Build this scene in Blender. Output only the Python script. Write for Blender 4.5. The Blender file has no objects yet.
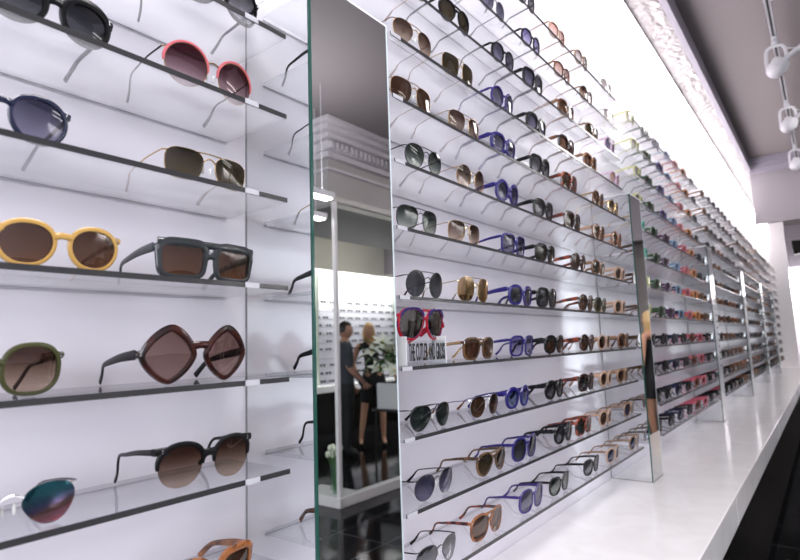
import bpy, bmesh, math, random
from mathutils import Vector, Matrix
random.seed(7)
S = bpy.context.scene
COL = S.collection
PI = math.pi
# ------------------------------------------------------------------ units: metres. X runs along the display wall, Y points to it, Z up
D = .65                                   # camera to shelf-front distance
CAM_H = 1.38
YF = D                                    # shelf front edge
YW = .809                                 # wall face
YM = .638                                 # mirror face of the pillars
ROWS = [-.69, -.483, -.2745, -.069, .143, .355, .5645, .772, .978, 1.187, 1.395, 1.604]   # shelf fronts / D, bottom to top
ROWZ = [CAM_H + r * D + .004 for r in ROWS]       # tops of the shelves
PILL = [(.607, .817), (2.505, 2.68), (4.44, 4.62), (6.33, 6.52), (8.22, 8.41), (10.12, 10.31)]
XEND = 11.8
CEIL = 3.60
ORD = ['zeroth', 'first', 'second', 'third', 'fourth', 'fifth', 'sixth', 'seventh', 'eighth', 'ninth', 'tenth', 'eleventh', 'twelfth']

# ------------------------------------------------------------------ materials
MATS = {}
def nodes(name):
    m = bpy.data.materials.new(name); m.use_nodes = True
    nt = m.node_tree; nt.nodes.clear()
    out = nt.nodes.new('ShaderNodeOutputMaterial')
    return m, nt, out
def principled(name, col, rough=.4, metal=0., coat=0., spec=.5, emit=None, bump=None, trans=0.):
    if name in MATS: return MATS[name]
    m, nt, out = nodes(name)
    b = nt.nodes.new('ShaderNodeBsdfPrincipled')
    b.inputs['Base Color'].default_value = (*col, 1)
    b.inputs['Roughness'].default_value = rough
    b.inputs['Metallic'].default_value = metal
    b.inputs['Coat Weight'].default_value = coat
    b.inputs['Coat Roughness'].default_value = .05
    b.inputs['Specular IOR Level'].default_value = spec
    if emit:
        b.inputs['Emission Color'].default_value = (*emit[0], 1); b.inputs['Emission Strength'].default_value = emit[1]
    if bump:
        tc = nt.nodes.new('ShaderNodeTexCoord'); n = nt.nodes.new('ShaderNodeTexNoise'); bm_ = nt.nodes.new('ShaderNodeBump')
        n.inputs['Scale'].default_value = bump[0]; bm_.inputs['Strength'].default_value = bump[1]; bm_.inputs['Distance'].default_value = bump[2]
        nt.links.new(tc.outputs['Object'], n.inputs['Vector']); nt.links.new(n.outputs['Fac'], bm_.inputs['Height'])
        nt.links.new(bm_.outputs['Normal'], b.inputs['Normal'])
    nt.links.new(b.outputs[0], out.inputs[0])
    MATS[name] = m
    return m
def mottled(name, c1, c2, scale=60, rough=.2, c3=None):
    """tortoiseshell / horn acetate: noise blotches in two or three browns"""
    if name in MATS: return MATS[name]
    m, nt, out = nodes(name)
    tc = nt.nodes.new('ShaderNodeTexCoord'); n = nt.nodes.new('ShaderNodeTexNoise'); r = nt.nodes.new('ShaderNodeValToRGB')
    n.inputs['Scale'].default_value = scale; n.inputs['Detail'].default_value = 3
    r.color_ramp.elements[0].position = .42; r.color_ramp.elements[0].color = (*c1, 1)
    r.color_ramp.elements[1].position = .6; r.color_ramp.elements[1].color = (*c2, 1)
    if c3:
        e = r.color_ramp.elements.new(.75); e.color = (*c3, 1)
    b = nt.nodes.new('ShaderNodeBsdfPrincipled'); b.inputs['Roughness'].default_value = rough; b.inputs['Coat Weight'].default_value = .4
    nt.links.new(tc.outputs['Object'], n.inputs['Vector']); nt.links.new(n.outputs['Fac'], r.inputs[0])
    nt.links.new(r.outputs[0], b.inputs['Base Color']); nt.links.new(b.outputs[0], out.inputs[0])
    MATS[name] = m
    return m
def two_sided_fresnel(nt, ior):
    f = nt.nodes.new('ShaderNodeFresnel'); g = nt.nodes.new('ShaderNodeNewGeometry'); mp = nt.nodes.new('ShaderNodeMapRange')
    mp.inputs['To Min'].default_value = ior; mp.inputs['To Max'].default_value = 1/ior     # the same reflection leaving the sheet as entering it
    nt.links.new(g.outputs['Backfacing'], mp.inputs['Value']); nt.links.new(mp.outputs[0], f.inputs[0])
    return f
def clear(name, tint, ior=1.45, diff=0., rough=.0):
    """thin clear sheet: see-through with a Fresnel reflection"""
    if name in MATS: return MATS[name]
    m, nt, out = nodes(name)
    t = nt.nodes.new('ShaderNodeBsdfTransparent'); t.inputs[0].default_value = (*tint, 1)
    g = nt.nodes.new('ShaderNodeBsdfGlossy'); g.inputs['Roughness'].default_value = rough
    f = two_sided_fresnel(nt, ior)
    mx = nt.nodes.new('ShaderNodeMixShader')
    base = t.outputs[0]
    if diff:
        d = nt.nodes.new('ShaderNodeBsdfTranslucent'); d.inputs[0].default_value = (.9, .91, .95, 1)
        m2 = nt.nodes.new('ShaderNodeMixShader'); m2.inputs[0].default_value = diff
        nt.links.new(t.outputs[0], m2.inputs[1]); nt.links.new(d.outputs[0], m2.inputs[2]); base = m2.outputs[0]
    nt.links.new(f.outputs[0], mx.inputs[0]); nt.links.new(base, mx.inputs[1]); nt.links.new(g.outputs[0], mx.inputs[2])
    nt.links.new(mx.outputs[0], out.inputs[0])
    MATS[name] = m
    return m
def lens_mat(name, top, bot, ior=1.75, mirror=None):
    """tinted lens; the tint is graded from the top of the lens to the bottom (a graduated dye)"""
    if name in MATS: return MATS[name]
    m, nt, out = nodes(name)
    tc = nt.nodes.new('ShaderNodeTexCoord'); sp = nt.nodes.new('ShaderNodeSeparateXYZ'); r = nt.nodes.new('ShaderNodeValToRGB')
    sq = lambda c: tuple(math.sqrt(v) for v in c) + (1,)
    r.color_ramp.elements[0].position = .12; r.color_ramp.elements[0].color = sq(bot)
    r.color_ramp.elements[1].position = .85; r.color_ramp.elements[1].color = sq(top)
    nt.links.new(tc.outputs['Generated'], sp.inputs[0]); nt.links.new(sp.outputs['Z'], r.inputs[0])
    t = nt.nodes.new('ShaderNodeBsdfTransparent'); nt.links.new(r.outputs[0], t.inputs[0])
    g = nt.nodes.new('ShaderNodeBsdfGlossy'); g.inputs['Roughness'].default_value = .03
    mx = nt.nodes.new('ShaderNodeMixShader')
    if mirror:
        g.inputs['Roughness'].default_value = .08
        a = nt.nodes.new('ShaderNodeMath'); a.operation = 'SUBTRACT'
        a2 = nt.nodes.new('ShaderNodeMath'); a2.operation = 'MULTIPLY'; a2.inputs[1].default_value = .35
        nt.links.new(sp.outputs['X'], a2.inputs[0]); nt.links.new(sp.outputs['Z'], a.inputs[0]); nt.links.new(a2.outputs[0], a.inputs[1])
        r2 = nt.nodes.new('ShaderNodeValToRGB')
        r2.color_ramp.elements[0].position = -0. ; r2.color_ramp.elements[0].color = (*mirror[0], 1)
        r2.color_ramp.elements[1].position = .75; r2.color_ramp.elements[1].color = (*mirror[-1], 1)
        for i, c in enumerate(mirror[1:-1]):
            e = r2.color_ramp.elements.new(.75 * (i + 1) / (len(mirror) - 1)); e.color = (*c, 1)
        nt.links.new(a.outputs[0], r2.inputs[0]); nt.links.new(r2.outputs[0], g.inputs[0])
        mx.inputs[0].default_value = .62
    else:
        f = two_sided_fresnel(nt, ior)
        nt.links.new(f.outputs[0], mx.inputs[0])
    nt.links.new(t.outputs[0], mx.inputs[1]); nt.links.new(g.outputs[0], mx.inputs[2]); nt.links.new(mx.outputs[0], out.inputs[0])
    MATS[name] = m
    return m

FR = {   # frame finishes
 'black': lambda: principled('black_acetate', (.006, .006, .007), .25, spec=.3),
 'navy': lambda: principled('navy_acetate', (.012, .016, .045), .15, coat=.4),
 'greyfr': lambda: principled('smoke_grey_acetate', (.026, .031, .034), .2, coat=.3),
 'yellow': lambda: principled('honey_acetate', (.52, .31, .085), .22, coat=.4),
 'olive': lambda: principled('olive_acetate', (.055, .058, .022), .2, coat=.2),
 'blue': lambda: principled('blue_acetate', (.016, .011, .13), .24, coat=.1),
 'purple': lambda: principled('violet_blue_acetate', (.036, .022, .15), .24, coat=.1),
 'pink': lambda: principled('pink_acetate', (.62, .13, .16), .3, coat=.2),
 'redfr': lambda: principled('red_acetate', (.45, .012, .03), .22, coat=.2),
 'lilac': lambda: principled('lilac_acetate', (.55, .38, .52), .25, coat=.3),
 'peach': lambda: principled('peach_acetate', (.40, .255, .18), .3, coat=.1),
 'tan': lambda: principled('tan_acetate', (.22, .125, .07), .25, coat=.3),
 'brown': lambda: principled('brown_acetate', (.14, .06, .025), .22, coat=.4),
 'teal': lambda: principled('teal_acetate', (.02, .42, .28), .25, coat=.3),
 'green': lambda: principled('dark_green_acetate', (.03, .075, .03), .25, coat=.3),
 'lime': lambda: principled('lime_acetate', (.46, .48, .14), .3, coat=.3),
 'plum': lambda: principled('plum_acetate', (.06, .018, .06), .25, coat=.3),
 'sky': lambda: principled('sky_blue_acetate', (.13, .25, .38), .3, coat=.3),
 'rose': lambda: principled('rose_acetate', (.46, .075, .12), .3, coat=.3),
 'orange': lambda: principled('orange_acetate', (.56, .20, .045), .3, coat=.3),
 'tort': lambda: mottled('tortoiseshell_acetate', (.035, .012, .006), (.19, .06, .015), 70),
 'darktort': lambda: mottled('dark_tortoiseshell_acetate', (.010, .004, .004), (.042, .010, .007), 45, .15),
 'redtort': lambda: mottled('red_tortoiseshell_acetate', (.03, .008, .005), (.24, .045, .02), 60),
 'amber': lambda: mottled('amber_tortoiseshell_acetate', (.09, .028, .01), (.33, .12, .04), 60, .2, (.04, .014, .007)),
 'horn': lambda: mottled('horn_acetate', (.055, .028, .012), (.15, .08, .036), 40),
 'gold': lambda: principled('gold_metal', (.80, .58, .30), .25, metal=1),
 'silver': lambda: principled('silver_metal', (.72, .72, .74), .25, metal=1),
 'gun': lambda: principled('gunmetal', (.03, .03, .033), .35, metal=.4),
}
LN = {   # lens tints (transmission top, bottom)
 'smoke': lambda: lens_mat('smoke_lens', (.02, .022, .026), (.10, .105, .12)),
 'grey': lambda: lens_mat('grey_gradient_lens', (.03, .033, .04), (.36, .36, .39)),
 'lavgrey': lambda: lens_mat('lavender_grey_lens', (.06, .06, .10), (.28, .27, .38)),
 'green': lambda: lens_mat('green_gradient_lens', (.010, .02, .017), (.46, .52, .44)),
 'darkgreen': lambda: lens_mat('dark_green_lens', (.015, .024, .022), (.05, .07, .06)),
 'brown': lambda: lens_mat('brown_lens', (.07, .03, .014), (.16, .075, .04)),
 'browngrad': lambda: lens_mat('brown_gradient_lens', (.045, .016, .008), (.66, .52, .41)),
 'rosebrown': lambda: lens_mat('rose_brown_lens', (.20, .11, .09), (.42, .28, .25)),
 'burg': lambda: lens_mat('burgundy_gradient_lens', (.05, .008, .014), (.55, .40, .42)),
 'olive': lambda: lens_mat('olive_lens', (.03, .023, .01), (.10, .07, .03)),
 'bluegrad': lambda: lens_mat('blue_gradient_lens', (.05, .07, .20), (.45, .55, .80)),
 'lav': lambda: lens_mat('lavender_lens', (.20, .18, .42), (.62, .60, .80)),
 'navy': lambda: lens_mat('navy_lens', (.02, .025, .08), (.10, .12, .25)),
 'clear': lambda: lens_mat('pale_clear_lens', (.36, .32, .31), (.80, .78, .76)),
 'pinkclear': lambda: lens_mat('pale_pink_lens', (.62, .36, .30), (.85, .70, .66)),
 'goldmir': lambda: lens_mat('gold_mirror_lens', (.1, .06, .03), (.2, .12, .06), mirror=[(.55, .36, .18), (.75, .52, .30), (.80, .60, .38)]),
 'silvermir': lambda: lens_mat('silver_mirror_lens', (.1, .1, .09), (.2, .2, .18), mirror=[(.5, .46, .40), (.42, .40, .36), (.36, .34, .32)]),
 'rainbow': lambda: lens_mat('rainbow_mirror_lens', (.13, .40, .44), (.50, .30, .38), mirror=[(.95, .45, .50), (.98, .62, .32), (.65, .42, .90), (.36, .58, .92), (.20, .64, .78), (.14, .66, .74), (.10, .58, .68)]),
}

# ------------------------------------------------------------------ mesh builder
class MB:
    def __init__(s): s.v = []; s.f = []; s.mi = []; s.m = 0
    def add(s, vs, fs):
        o = len(s.v); s.v += [tuple(p) for p in vs]
        for f in fs: s.f.append(tuple(o + i for i in f)); s.mi.append(s.m)
        return s
    def box(s, x0, x1, y0, y1, z0, z1, bev=0.):
        if bev <= 0:
            return s.add([(x0,y0,z0),(x1,y0,z0),(x1,y1,z0),(x0,y1,z0),(x0,y0,z1),(x1,y0,z1),(x1,y1,z1),(x0,y1,z1)],
                         [(0,3,2,1),(4,5,6,7),(0,1,5,4),(1,2,6,5),(2,3,7,6),(3,0,4,7)])
        bm = bmesh.new(); bmesh.ops.create_cube(bm, size=1)
        for v in bm.verts: v.co = Vector(((x0+x1)/2 + v.co.x*(x1-x0), (y0+y1)/2 + v.co.y*(y1-y0), (z0+z1)/2 + v.co.z*(z1-z0)))
        bmesh.ops.bevel(bm, geom=bm.edges[:], offset=bev, segments=2, affect='EDGES', profile=.6)
        bm.verts.index_update()
        s.add([v.co.copy() for v in bm.verts], [[v.index for v in f.verts] for f in bm.faces]); bm.free()
        return s
    def sweep(s, rings, closed=False, caps=True):
        """rings: lists of equal-length closed loops of points"""
        n = len(rings[0]); o = len(s.v)
        vs = [p for r in rings for p in r]; fs = []
        R = len(rings)
        for i in range(R if closed else R - 1):
            a = i * n; b = ((i + 1) % R) * n
            for k in range(n):
                fs.append((a + k, a + (k+1) % n, b + (k+1) % n, b + k))
        if caps and not closed:
            fs.append(tuple(range(n - 1, -1, -1))); fs.append(tuple((R-1)*n + k for k in range(n)))
        return s.add(vs, fs)
    def tube(s, pts, r, n=8, closed=False, up=(0, 0, 1), ry=None):
        """round (or, with ry, flattened) tube along a path; r may be a list"""
        pts = [Vector(p) for p in pts]; N = len(pts); rings = []
        U = Vector(up)
        for i, p in enumerate(pts):
            t = (pts[(i+1) % N] - pts[i-1]) if closed else (pts[min(i+1, N-1)] - pts[max(i-1, 0)])
            t.normalize()
            a = t.cross(U)
            if a.length < 1e-3: a = t.cross(Vector((1, 0, 0)))
            a.normalize(); b = a.cross(t)
            rr = r[i] if isinstance(r, (list, tuple)) else r
            rb = rr if ry is None else (ry[i] if isinstance(ry, (list, tuple)) else ry)
            rings.append([p + a * rr * math.cos(2*PI*k/n) + b * rb * math.sin(2*PI*k/n) for k in range(n)])
        return s.sweep(rings, closed)
    def lathe(s, prof, cx=0, cy=0, n=20):
        rings = [[(cx + r*math.cos(2*PI*k/n), cy + r*math.sin(2*PI*k/n), z) for k in range(n)] for r, z in prof]
        return s.sweep(rings)
    def ball(s, c, r, n=10, m=7):
        rx, ry, rz = r if isinstance(r, (tuple, list)) else (r, r, r)
        rings = [[(c[0] + rx*math.sin(PI*(j+.02)/(m+.04))*math.cos(2*PI*k/n), c[1] + ry*math.sin(PI*(j+.02)/(m+.04))*math.sin(2*PI*k/n), c[2] - rz*math.cos(PI*(j+.02)/(m+.04))) for k in range(n)] for j in range(m+1)]
        return s.sweep(rings)
    def mesh(s, name, mats, smooth=True, angle=40):
        me = bpy.data.meshes.new(name); me.from_pydata(s.v, [], s.f)
        for m in (mats if isinstance(mats, (list, tuple)) else [mats]): me.materials.append(m)
        if len(me.materials) > 1: me.polygons.foreach_set('material_index', s.mi)
        bm = bmesh.new(); bm.from_mesh(me); bmesh.ops.recalc_face_normals(bm, faces=bm.faces)
        if smooth:
            for f in bm.faces: f.smooth = True
            for e in bm.edges:
                if len(e.link_faces) == 2 and e.calc_face_angle(0) > math.radians(angle): e.smooth = False
        bm.to_mesh(me); bm.free(); me.update()
        return me

def link(name, me, parent=None, loc=(0, 0, 0)):
    o = bpy.data.objects.new(name, me); COL.objects.link(o); o.location = loc
    if parent: o.parent = parent
    return o
def tag(o, label, cat, group=None, kind=None):
    o['label'] = label; o['category'] = cat
    if group: o['group'] = group
    if kind: o['kind'] = kind
    return o
def empty(name, loc, label, cat, group=None, rz=0):
    o = bpy.data.objects.new(name, None); COL.objects.link(o); o.location = loc; o.rotation_euler = (0, 0, rz); o.empty_display_size = .05
    return tag(o, label, cat, group)
def structure(name, mb, mat, smooth=False):
    o = link(name, mb.mesh(name, mat, smooth)); o['kind'] = 'structure'
    return o
def catmull(P, n):
    P = [Vector(p) for p in P]; out = []
    for i in range(len(P) - 1):
        p0 = P[max(i-1, 0)]; p1 = P[i]; p2 = P[i+1]; p3 = P[min(i+2, len(P)-1)]
        for k in range(n):
            t = k / n
            out.append(.5*((2*p1) + (p2-p0)*t + (2*p0-5*p1+4*p2-p3)*t*t + (3*p1-p0-3*p2+p3)*t**3))
    out.append(P[-1]); return out

# ------------------------------------------------------------------ sunglasses
def outline(shape, w, h, n):
    """lens outline for the right-hand lens, +u is the temple side"""
    e = dict(round=2, panto=2.25, aviator=2.35, rect=4.6, square=3.6, navigator=3., diamond=1.42, oversize=2.5, cateye=2.5, brow=2.2, shield=2.8, soft=2.7)[shape]
    out = []
    for i in range(n):
        t = 2*PI*i/n + PI/n; c, s_ = math.cos(t), math.sin(t)
        u = math.copysign(abs(c)**(2/e), c); v = math.copysign(abs(s_)**(2/e), s_)
        if shape == 'diamond' and abs(v) > .9: pass
        if shape == 'panto': u *= 1 - .10*max(0, -v); v = v*.9 if v > 0 else v
        if shape == 'aviator':
            if v < 0: u = u*(1 - .30*abs(v)) + .13*abs(v)
            if v > 0: v *= .82
        if shape == 'navigator':
            if v < 0: u = u*(1 - .14*abs(v)) + .07*abs(v)
            if v > 0: v *= .9
        if shape in ('rect', 'square'): u *= 1 + .05*v
        if shape == 'cateye':
            if v > 0 and u > 0: v += .30*u*u
            if v < 0: u *= 1 - .14*abs(v)
        if shape == 'shield':
            if v < 0: u = u*(1 - .22*abs(v)) + .10*abs(v)
        if shape == 'brow':
            u *= 1 - .05*max(0, -v); v = v*.85 if v > 0 else v
        if shape == 'soft': u *= 1 + .04*v; v = v*.92 if v > 0 else v
        out.append((u*w/2, v*h/2))
    return out
LENS_H = dict(round=.96, panto=.90, aviator=.90, rect=.70, square=.84, navigator=.82, diamond=1.0, oversize=.92, cateye=.78, brow=.98, shield=.84, soft=.80)

def glasses_meshes(key):
    """key = (shape, W, frame, lens, temple, build, lod); build: a(cetate) t(hick) w(ire) d(ouble bridge wire) h(alf rim) c(apped wire)"""
    shape, W, fr, ln, tm, build, lod = key
    n = {0: 44, 1: 28, 2: 14}[lod]
    wire = build in 'wdc'
    rw, rt = ((.0019, .0022) if fr in ('gun', 'black') else (.0014, .0018)) if wire else ((.0062, .0055) if build == 't' else (.0044, .0042))
    if build == 'h': rw = .0042
    dbl = .017 if wire else (.0095 if shape != 'shield' else .006)
    lug = .0032
    w = (W - dbl - 2*lug) / 2 - (2*rw if not wire else .002)
    h = w * LENS_H[shape]
    zlow = h/2 + rw
    O = outline(shape, w, h, n)
    vmin = min(v for u, v in O); vmax = max(v for u, v in O)
    zc = -vmin + rw
    cx = dbl/2 + w/2 + (rw if not wire else .001)
    zh = zc + .30*h if shape not in ('diamond',) else zc + .04*h
    if shape in ('rect', 'cateye', 'brow', 'soft', 'square'): zh = zc + .36*h
    ztilt = zh
    def P(x, z, dy=0): return Vector((x, 1.5*x*x + (ztilt - z)*.12 + dy, z))
    A = MB(); L = [MB(), MB()]; T = [MB(), MB()]; tips = [MB(), MB()]; ex = {}
    prof = [(0, -1), (.25, -1.08), (.75, -1.0), (1, -.6), (1, .6), (.75, 1), (0, 1)] if lod == 0 else ([(0, -1), (.8, -1), (1, 0), (.8, 1), (0, 1)] if lod == 1 else [(0, -1), (1, -.7), (1, .7), (0, 1)])
    if wire: prof = [(math.cos(2*PI*k/6)*.5 + .5, math.sin(2*PI*k/6)) for k in range(6 if lod < 2 else 4)] if lod < 2 else [(0, -1), (1, -1), (1, 1), (0, 1)]
    B2 = MB()   # upper acetate cap (c) or wire lower rim
    for si, sg in ((0, -1), (1, 1)):
        N = len(O); nrm = []
        for i in range(N):
            a = O[(i+1) % N]; b = O[i-1]; t = Vector((a[0]-b[0], a[1]-b[1])).normalized(); nrm.append((t.y, -t.x))
        def ring(i, rw_, rt_, pr=prof, inset=.0006):
            u, v = O[i]; nu, nv = nrm[i]
            k = rw_ * (1 + (.55 if build == 't' else .18)*max(0, v/(h/2)) if not wire else 1)
            return [P(sg*(cx + u + nu*(p[0]*k - inset)), zc + v + nv*(p[0]*k - inset), p[1]*rt_/2) for p in pr]
        if build == 'h':
            idx = [i for i in range(N) if O[i][1] > -.10*h]
            idx.sort(key=lambda i: math.atan2(O[i][1] + .2*h, O[i][0]))
            A.sweep([ring(i, rw*(.55 + .75*max(0, min(1, (O[i][1] + .1*h)/(.3*h)))), rt) for i in idx])
        else:
            A.sweep([ring(i, rw, rt) for i in range(N)], closed=True)
        if build == 'c':
            idx = [i for i in range(N) if O[i][1] > -.06*h]
            idx.sort(key=lambda i: math.atan2(O[i][1] + .1*h, O[i][0]))
            pr = [(0, -1), (.8, -1), (1, 0), (.8, 1), (0, 1)]
            B2.sweep([ring(i, .0034*min(1, .3 + (O[i][1] + .06*h)/(.22*h)), .0036, pr, -.0008) for i in idx])
        # lens: domed front and back faces, closed
        rr = [0.0, .5, .85, 1.0] if lod < 2 else [0.0, 1.0]
        def lp(i, f, back):
            u, v = O[i]
            return P(sg*(cx + u*f), zc + v*f, -.0012*(1 - f*f) + (.0008 if back else -.0008))
        vs = []; fs = []
        for back in (0, 1):
            vs.append(lp(0, 0, back))
            for f in rr[1:]: vs += [lp(i, f*.999, back) for i in range(N)]
        per = 1 + N*(len(rr)-1)
        for back in (0, 1):
            o = back*per
            fs += [(o, o+1+i, o+1+(i+1) % N) for i in range(N)]
            for k in range(len(rr)-2):
                a = o+1+k*N; b = a+N
                fs += [(a+i, b+i, b+(i+1) % N, a+(i+1) % N) for i in range(N)]
        a = 1+(len(rr)-2)*N; b = per+a
        fs += [(a+i, b+i, b+(i+1) % N, a+(i+1) % N) for i in range(N)]
        L[si].add(vs, fs)
        # lug and temple
        xo = max(u for u, v in O); iu = min(range(N), key=lambda i: abs((zc+O[i][1]) - zh) + (10 if O[i][0] < 0 else 0))
        xs = cx + O[iu][0] + (rw*.6 if not wire else 0); xh = W/2 - .0015
        ph = P(sg*xh, zh); hy = ph.y + .004
        if xs > xh - .002: xh = xs + .002
        if wire:
            A.tube([P(sg*xs, zh), P(sg*(xs+xh)/2, zh, .0005), (sg*xh, hy, zh)], .0011, 6)
        else:
            lh = .0052 if build in 'th' else .0036
            A.tube([P(sg*(xs-.003), zh), P(sg*(xs+.001), zh), P(sg*(xh-.001), zh, .001), (sg*xh, hy+.001, zh)], .0021, 8 if lod < 2 else 4, ry=[lh*1.05, lh, lh*.92, lh*.85])
        bend = .026 + .1*0
        y1 = hy + .084; zb = zh - .010; y2 = hy + .112
        path = catmull([(sg*xh, hy, zh), (sg*(xh+.001), hy+.035, zh-.003), (sg*xh, y1-.018, zb+.002), (sg*(xh-.002), y1+.004, zb-.003), (sg*(xh-.006), y2-.012, .016), (sg*(xh-.009), y2, .0042)], {0: 5, 1: 3, 2: 1}[lod])
        M = len(path)
        sec = 8 if lod < 2 else 4
        if wire:
            k0 = int(M*.62)
            T[si].tube(path[:k0+1], .0013 if tm in ('gun', 'black') else .0010, 6 if lod < 2 else 4)
            q = path[k0:]
            tips[si].tube(q, [.0012 + .0008*i/(len(q)-1) for i in range(len(q))], 6 if lod < 2 else 4, ry=[.0017 + .0022*i/(len(q)-1) for i in range(len(q))])
        else:
            hh = .0066 if build == 't' else .0040
            T[si].tube(path, .0018, sec, ry=[(hh*(1 - .45*min(1, i/(M*.55))) + (.0014*max(0, (i - M*.6)/(M*.4)))) for i in range(M)])
        # nose pads
        if wire and lod < 2:
            npd = ex.setdefault('pads', [MB(), MB()])
            px = sg*(dbl/2 - .003); c = P(px, zc - .06*h, .006)
            npd[si].ball(c, (.0018, .0030, .0058), 8, 5)
            npd[si].tube([P(sg*(dbl/2+.0005), zc + .05*h), P(sg*(dbl/2 - .002), zc + .02*h, .005), c], .0006, 5)
        if not wire and lod == 0:
            rv = ex.setdefault('rivets', [MB(), MB()])
            c = P(sg*(xs + (xh-xs)*.35), zh, -.0024)
            rv[si].ball((c.x, c.y, c.z + .0016), (.0011, .0010, .0011), 6, 4); rv[si].ball((c.x, c.y, c.z - .0016), (.0011, .0010, .0011), 6, 4)
    # bridge
    ib = min(range(len(O)), key=lambda i: abs(O[i][1] - .16*h) + (10 if O[i][0] > 0 else 0))
    xb = cx + O[ib][0]; zb = zc + O[ib][1]
    K = 9 if lod < 2 else 5
    br = [P(-xb + 2*xb*k/(K-1), zb + (.005 if wire else .002)*math.sin(PI*k/(K-1)), -.0012*math.sin(PI*k/(K-1))) for k in range(K)]
    if wire: A.tube(br, .0012, 6 if lod < 2 else 4)
    else:
        bh = .0055 if build in 'th' else .0042
        A.tube(br, .0022, 8 if lod < 2 else 4, ry=[bh*(1.25 - .35*math.sin(PI*k/(K-1))) for k in range(K)])
    if build == 'd' or (not wire and shape in ('aviator', 'navigator', 'shield')):
        zt = zc + vmax*.93; it = min(range(len(O)), key=lambda i: abs(O[i][1] - vmax*.9) + (10 if O[i][0] > 0 else 0))
        xt = cx + O[it][0]
        A.tube([P(-xt + 2*xt*k/(K-1), zt + .0008*math.sin(PI*k/(K-1))) for k in range(K)], .0010 if wire else .0022, 6 if lod < 2 else 4, ry=None if wire else .0028)
    if shape == 'rect':      # straight flat-top brow across both lenses
        xe = W/2 - .004; zt = zc + vmax + rw*.35
        A.tube([P(-xe + 2*xe*k/20, zt, -.0004) for k in range(21)], .0026, 8, ry=.0052)
    fm = FR[fr](); lm = LN[ln](); tmt = FR[tm]()
    tipm = FR['black']() if tm in ('gun', 'black', 'silver') else FR['brown']()
    out = dict(front=A.mesh('front_frame', fm), lens=[L[i].mesh('lens', lm) for i in (0, 1)], temple=[T[i].mesh('temple', tmt) for i in (0, 1)])
    if tips[0].v: out['tip'] = [tips[i].mesh('temple_tip', tipm) for i in (0, 1)]
    if B2.v: out['cap'] = B2.mesh('rim_cap', FR['pink']())
    if 'pads' in ex: out['pad'] = [ex['pads'][i].mesh('nose_pad', principled('clear_silicone', (.7, .7, .68), .3)) for i in (0, 1)]
    if 'rivets' in ex: out['rivet'] = [ex['rivets'][i].mesh('hinge_rivet', FR['silver']()) for i in (0, 1)]
    return out
CACHE = {}
def glasses(key, loc, label, group):
    if key not in CACHE: CACHE[key] = glasses_meshes(key)
    g = CACHE[key]
    r = empty('sunglasses', loc, label, 'sunglasses', group)
    f = link('front_frame', g['front'], r)
    if 'cap' in g: link('rim_cap', g['cap'], r)['label'] = 'pink upper rim'
    for i in (0, 1):
        link('lens', g['lens'][i], r)
        t = link('temple', g['temple'][i], r)
        if 'tip' in g: link('temple_tip', g['tip'][i], t)
        if 'pad' in g: link('nose_pad', g['pad'][i], f)
        if 'rivet' in g: link('hinge_rivet', g['rivet'][i], f)
    return r
def joined(key):
    """one small mesh (frame, lenses, temples as material slots) for pairs too far off to show their parts"""
    k = ('joined',) + key
    if k in CACHE: return CACHE[k]
    g = glasses_meshes(key)
    vs, fs, mi, mats = [], [], [], []
    for me in [g['front']] + g['lens'] + g['temple'] + g.get('tip', []) + ([g['cap']] if 'cap' in g else []):
        m = me.materials[0]
        if m not in mats: mats.append(m)
        o = len(vs); vs += [v.co[:] for v in me.vertices]
        for p in me.polygons: fs.append([o + i for i in p.vertices]); mi.append(mats.index(m))
    b = MB(); b.v = vs; b.f = [tuple(f) for f in fs]; b.mi = mi
    CACHE[k] = (b, b.mesh('sunglasses', mats), mats)
    return CACHE[k]
YG = .674      # front of the glasses on the shelf
def gz(row): return ROWZ[row] + .0006

FRN = dict(black='black', navy='navy blue', greyfr='smoke grey', yellow='honey yellow', olive='olive', blue='blue', purple='violet', lilac='lilac', peach='peach', tan='tan', brown='brown', teal='teal green', green='dark green',
           lime='lime', plum='plum', sky='sky blue', rose='rose pink', orange='orange', tort='tortoiseshell', darktort='dark tortoiseshell', redtort='reddish tortoiseshell', amber='amber', horn='horn brown', gold='gold wire',
           silver='silver wire', gun='black metal', redfr='red', pink='pink')
SHN = dict(round='round', panto='rounded', aviator='aviator', rect='rectangular', square='square', navigator='squared aviator', diamond='diamond', oversize='oversized', cateye='cat-eye', brow='browline', shield='shield', soft='soft square')

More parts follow.
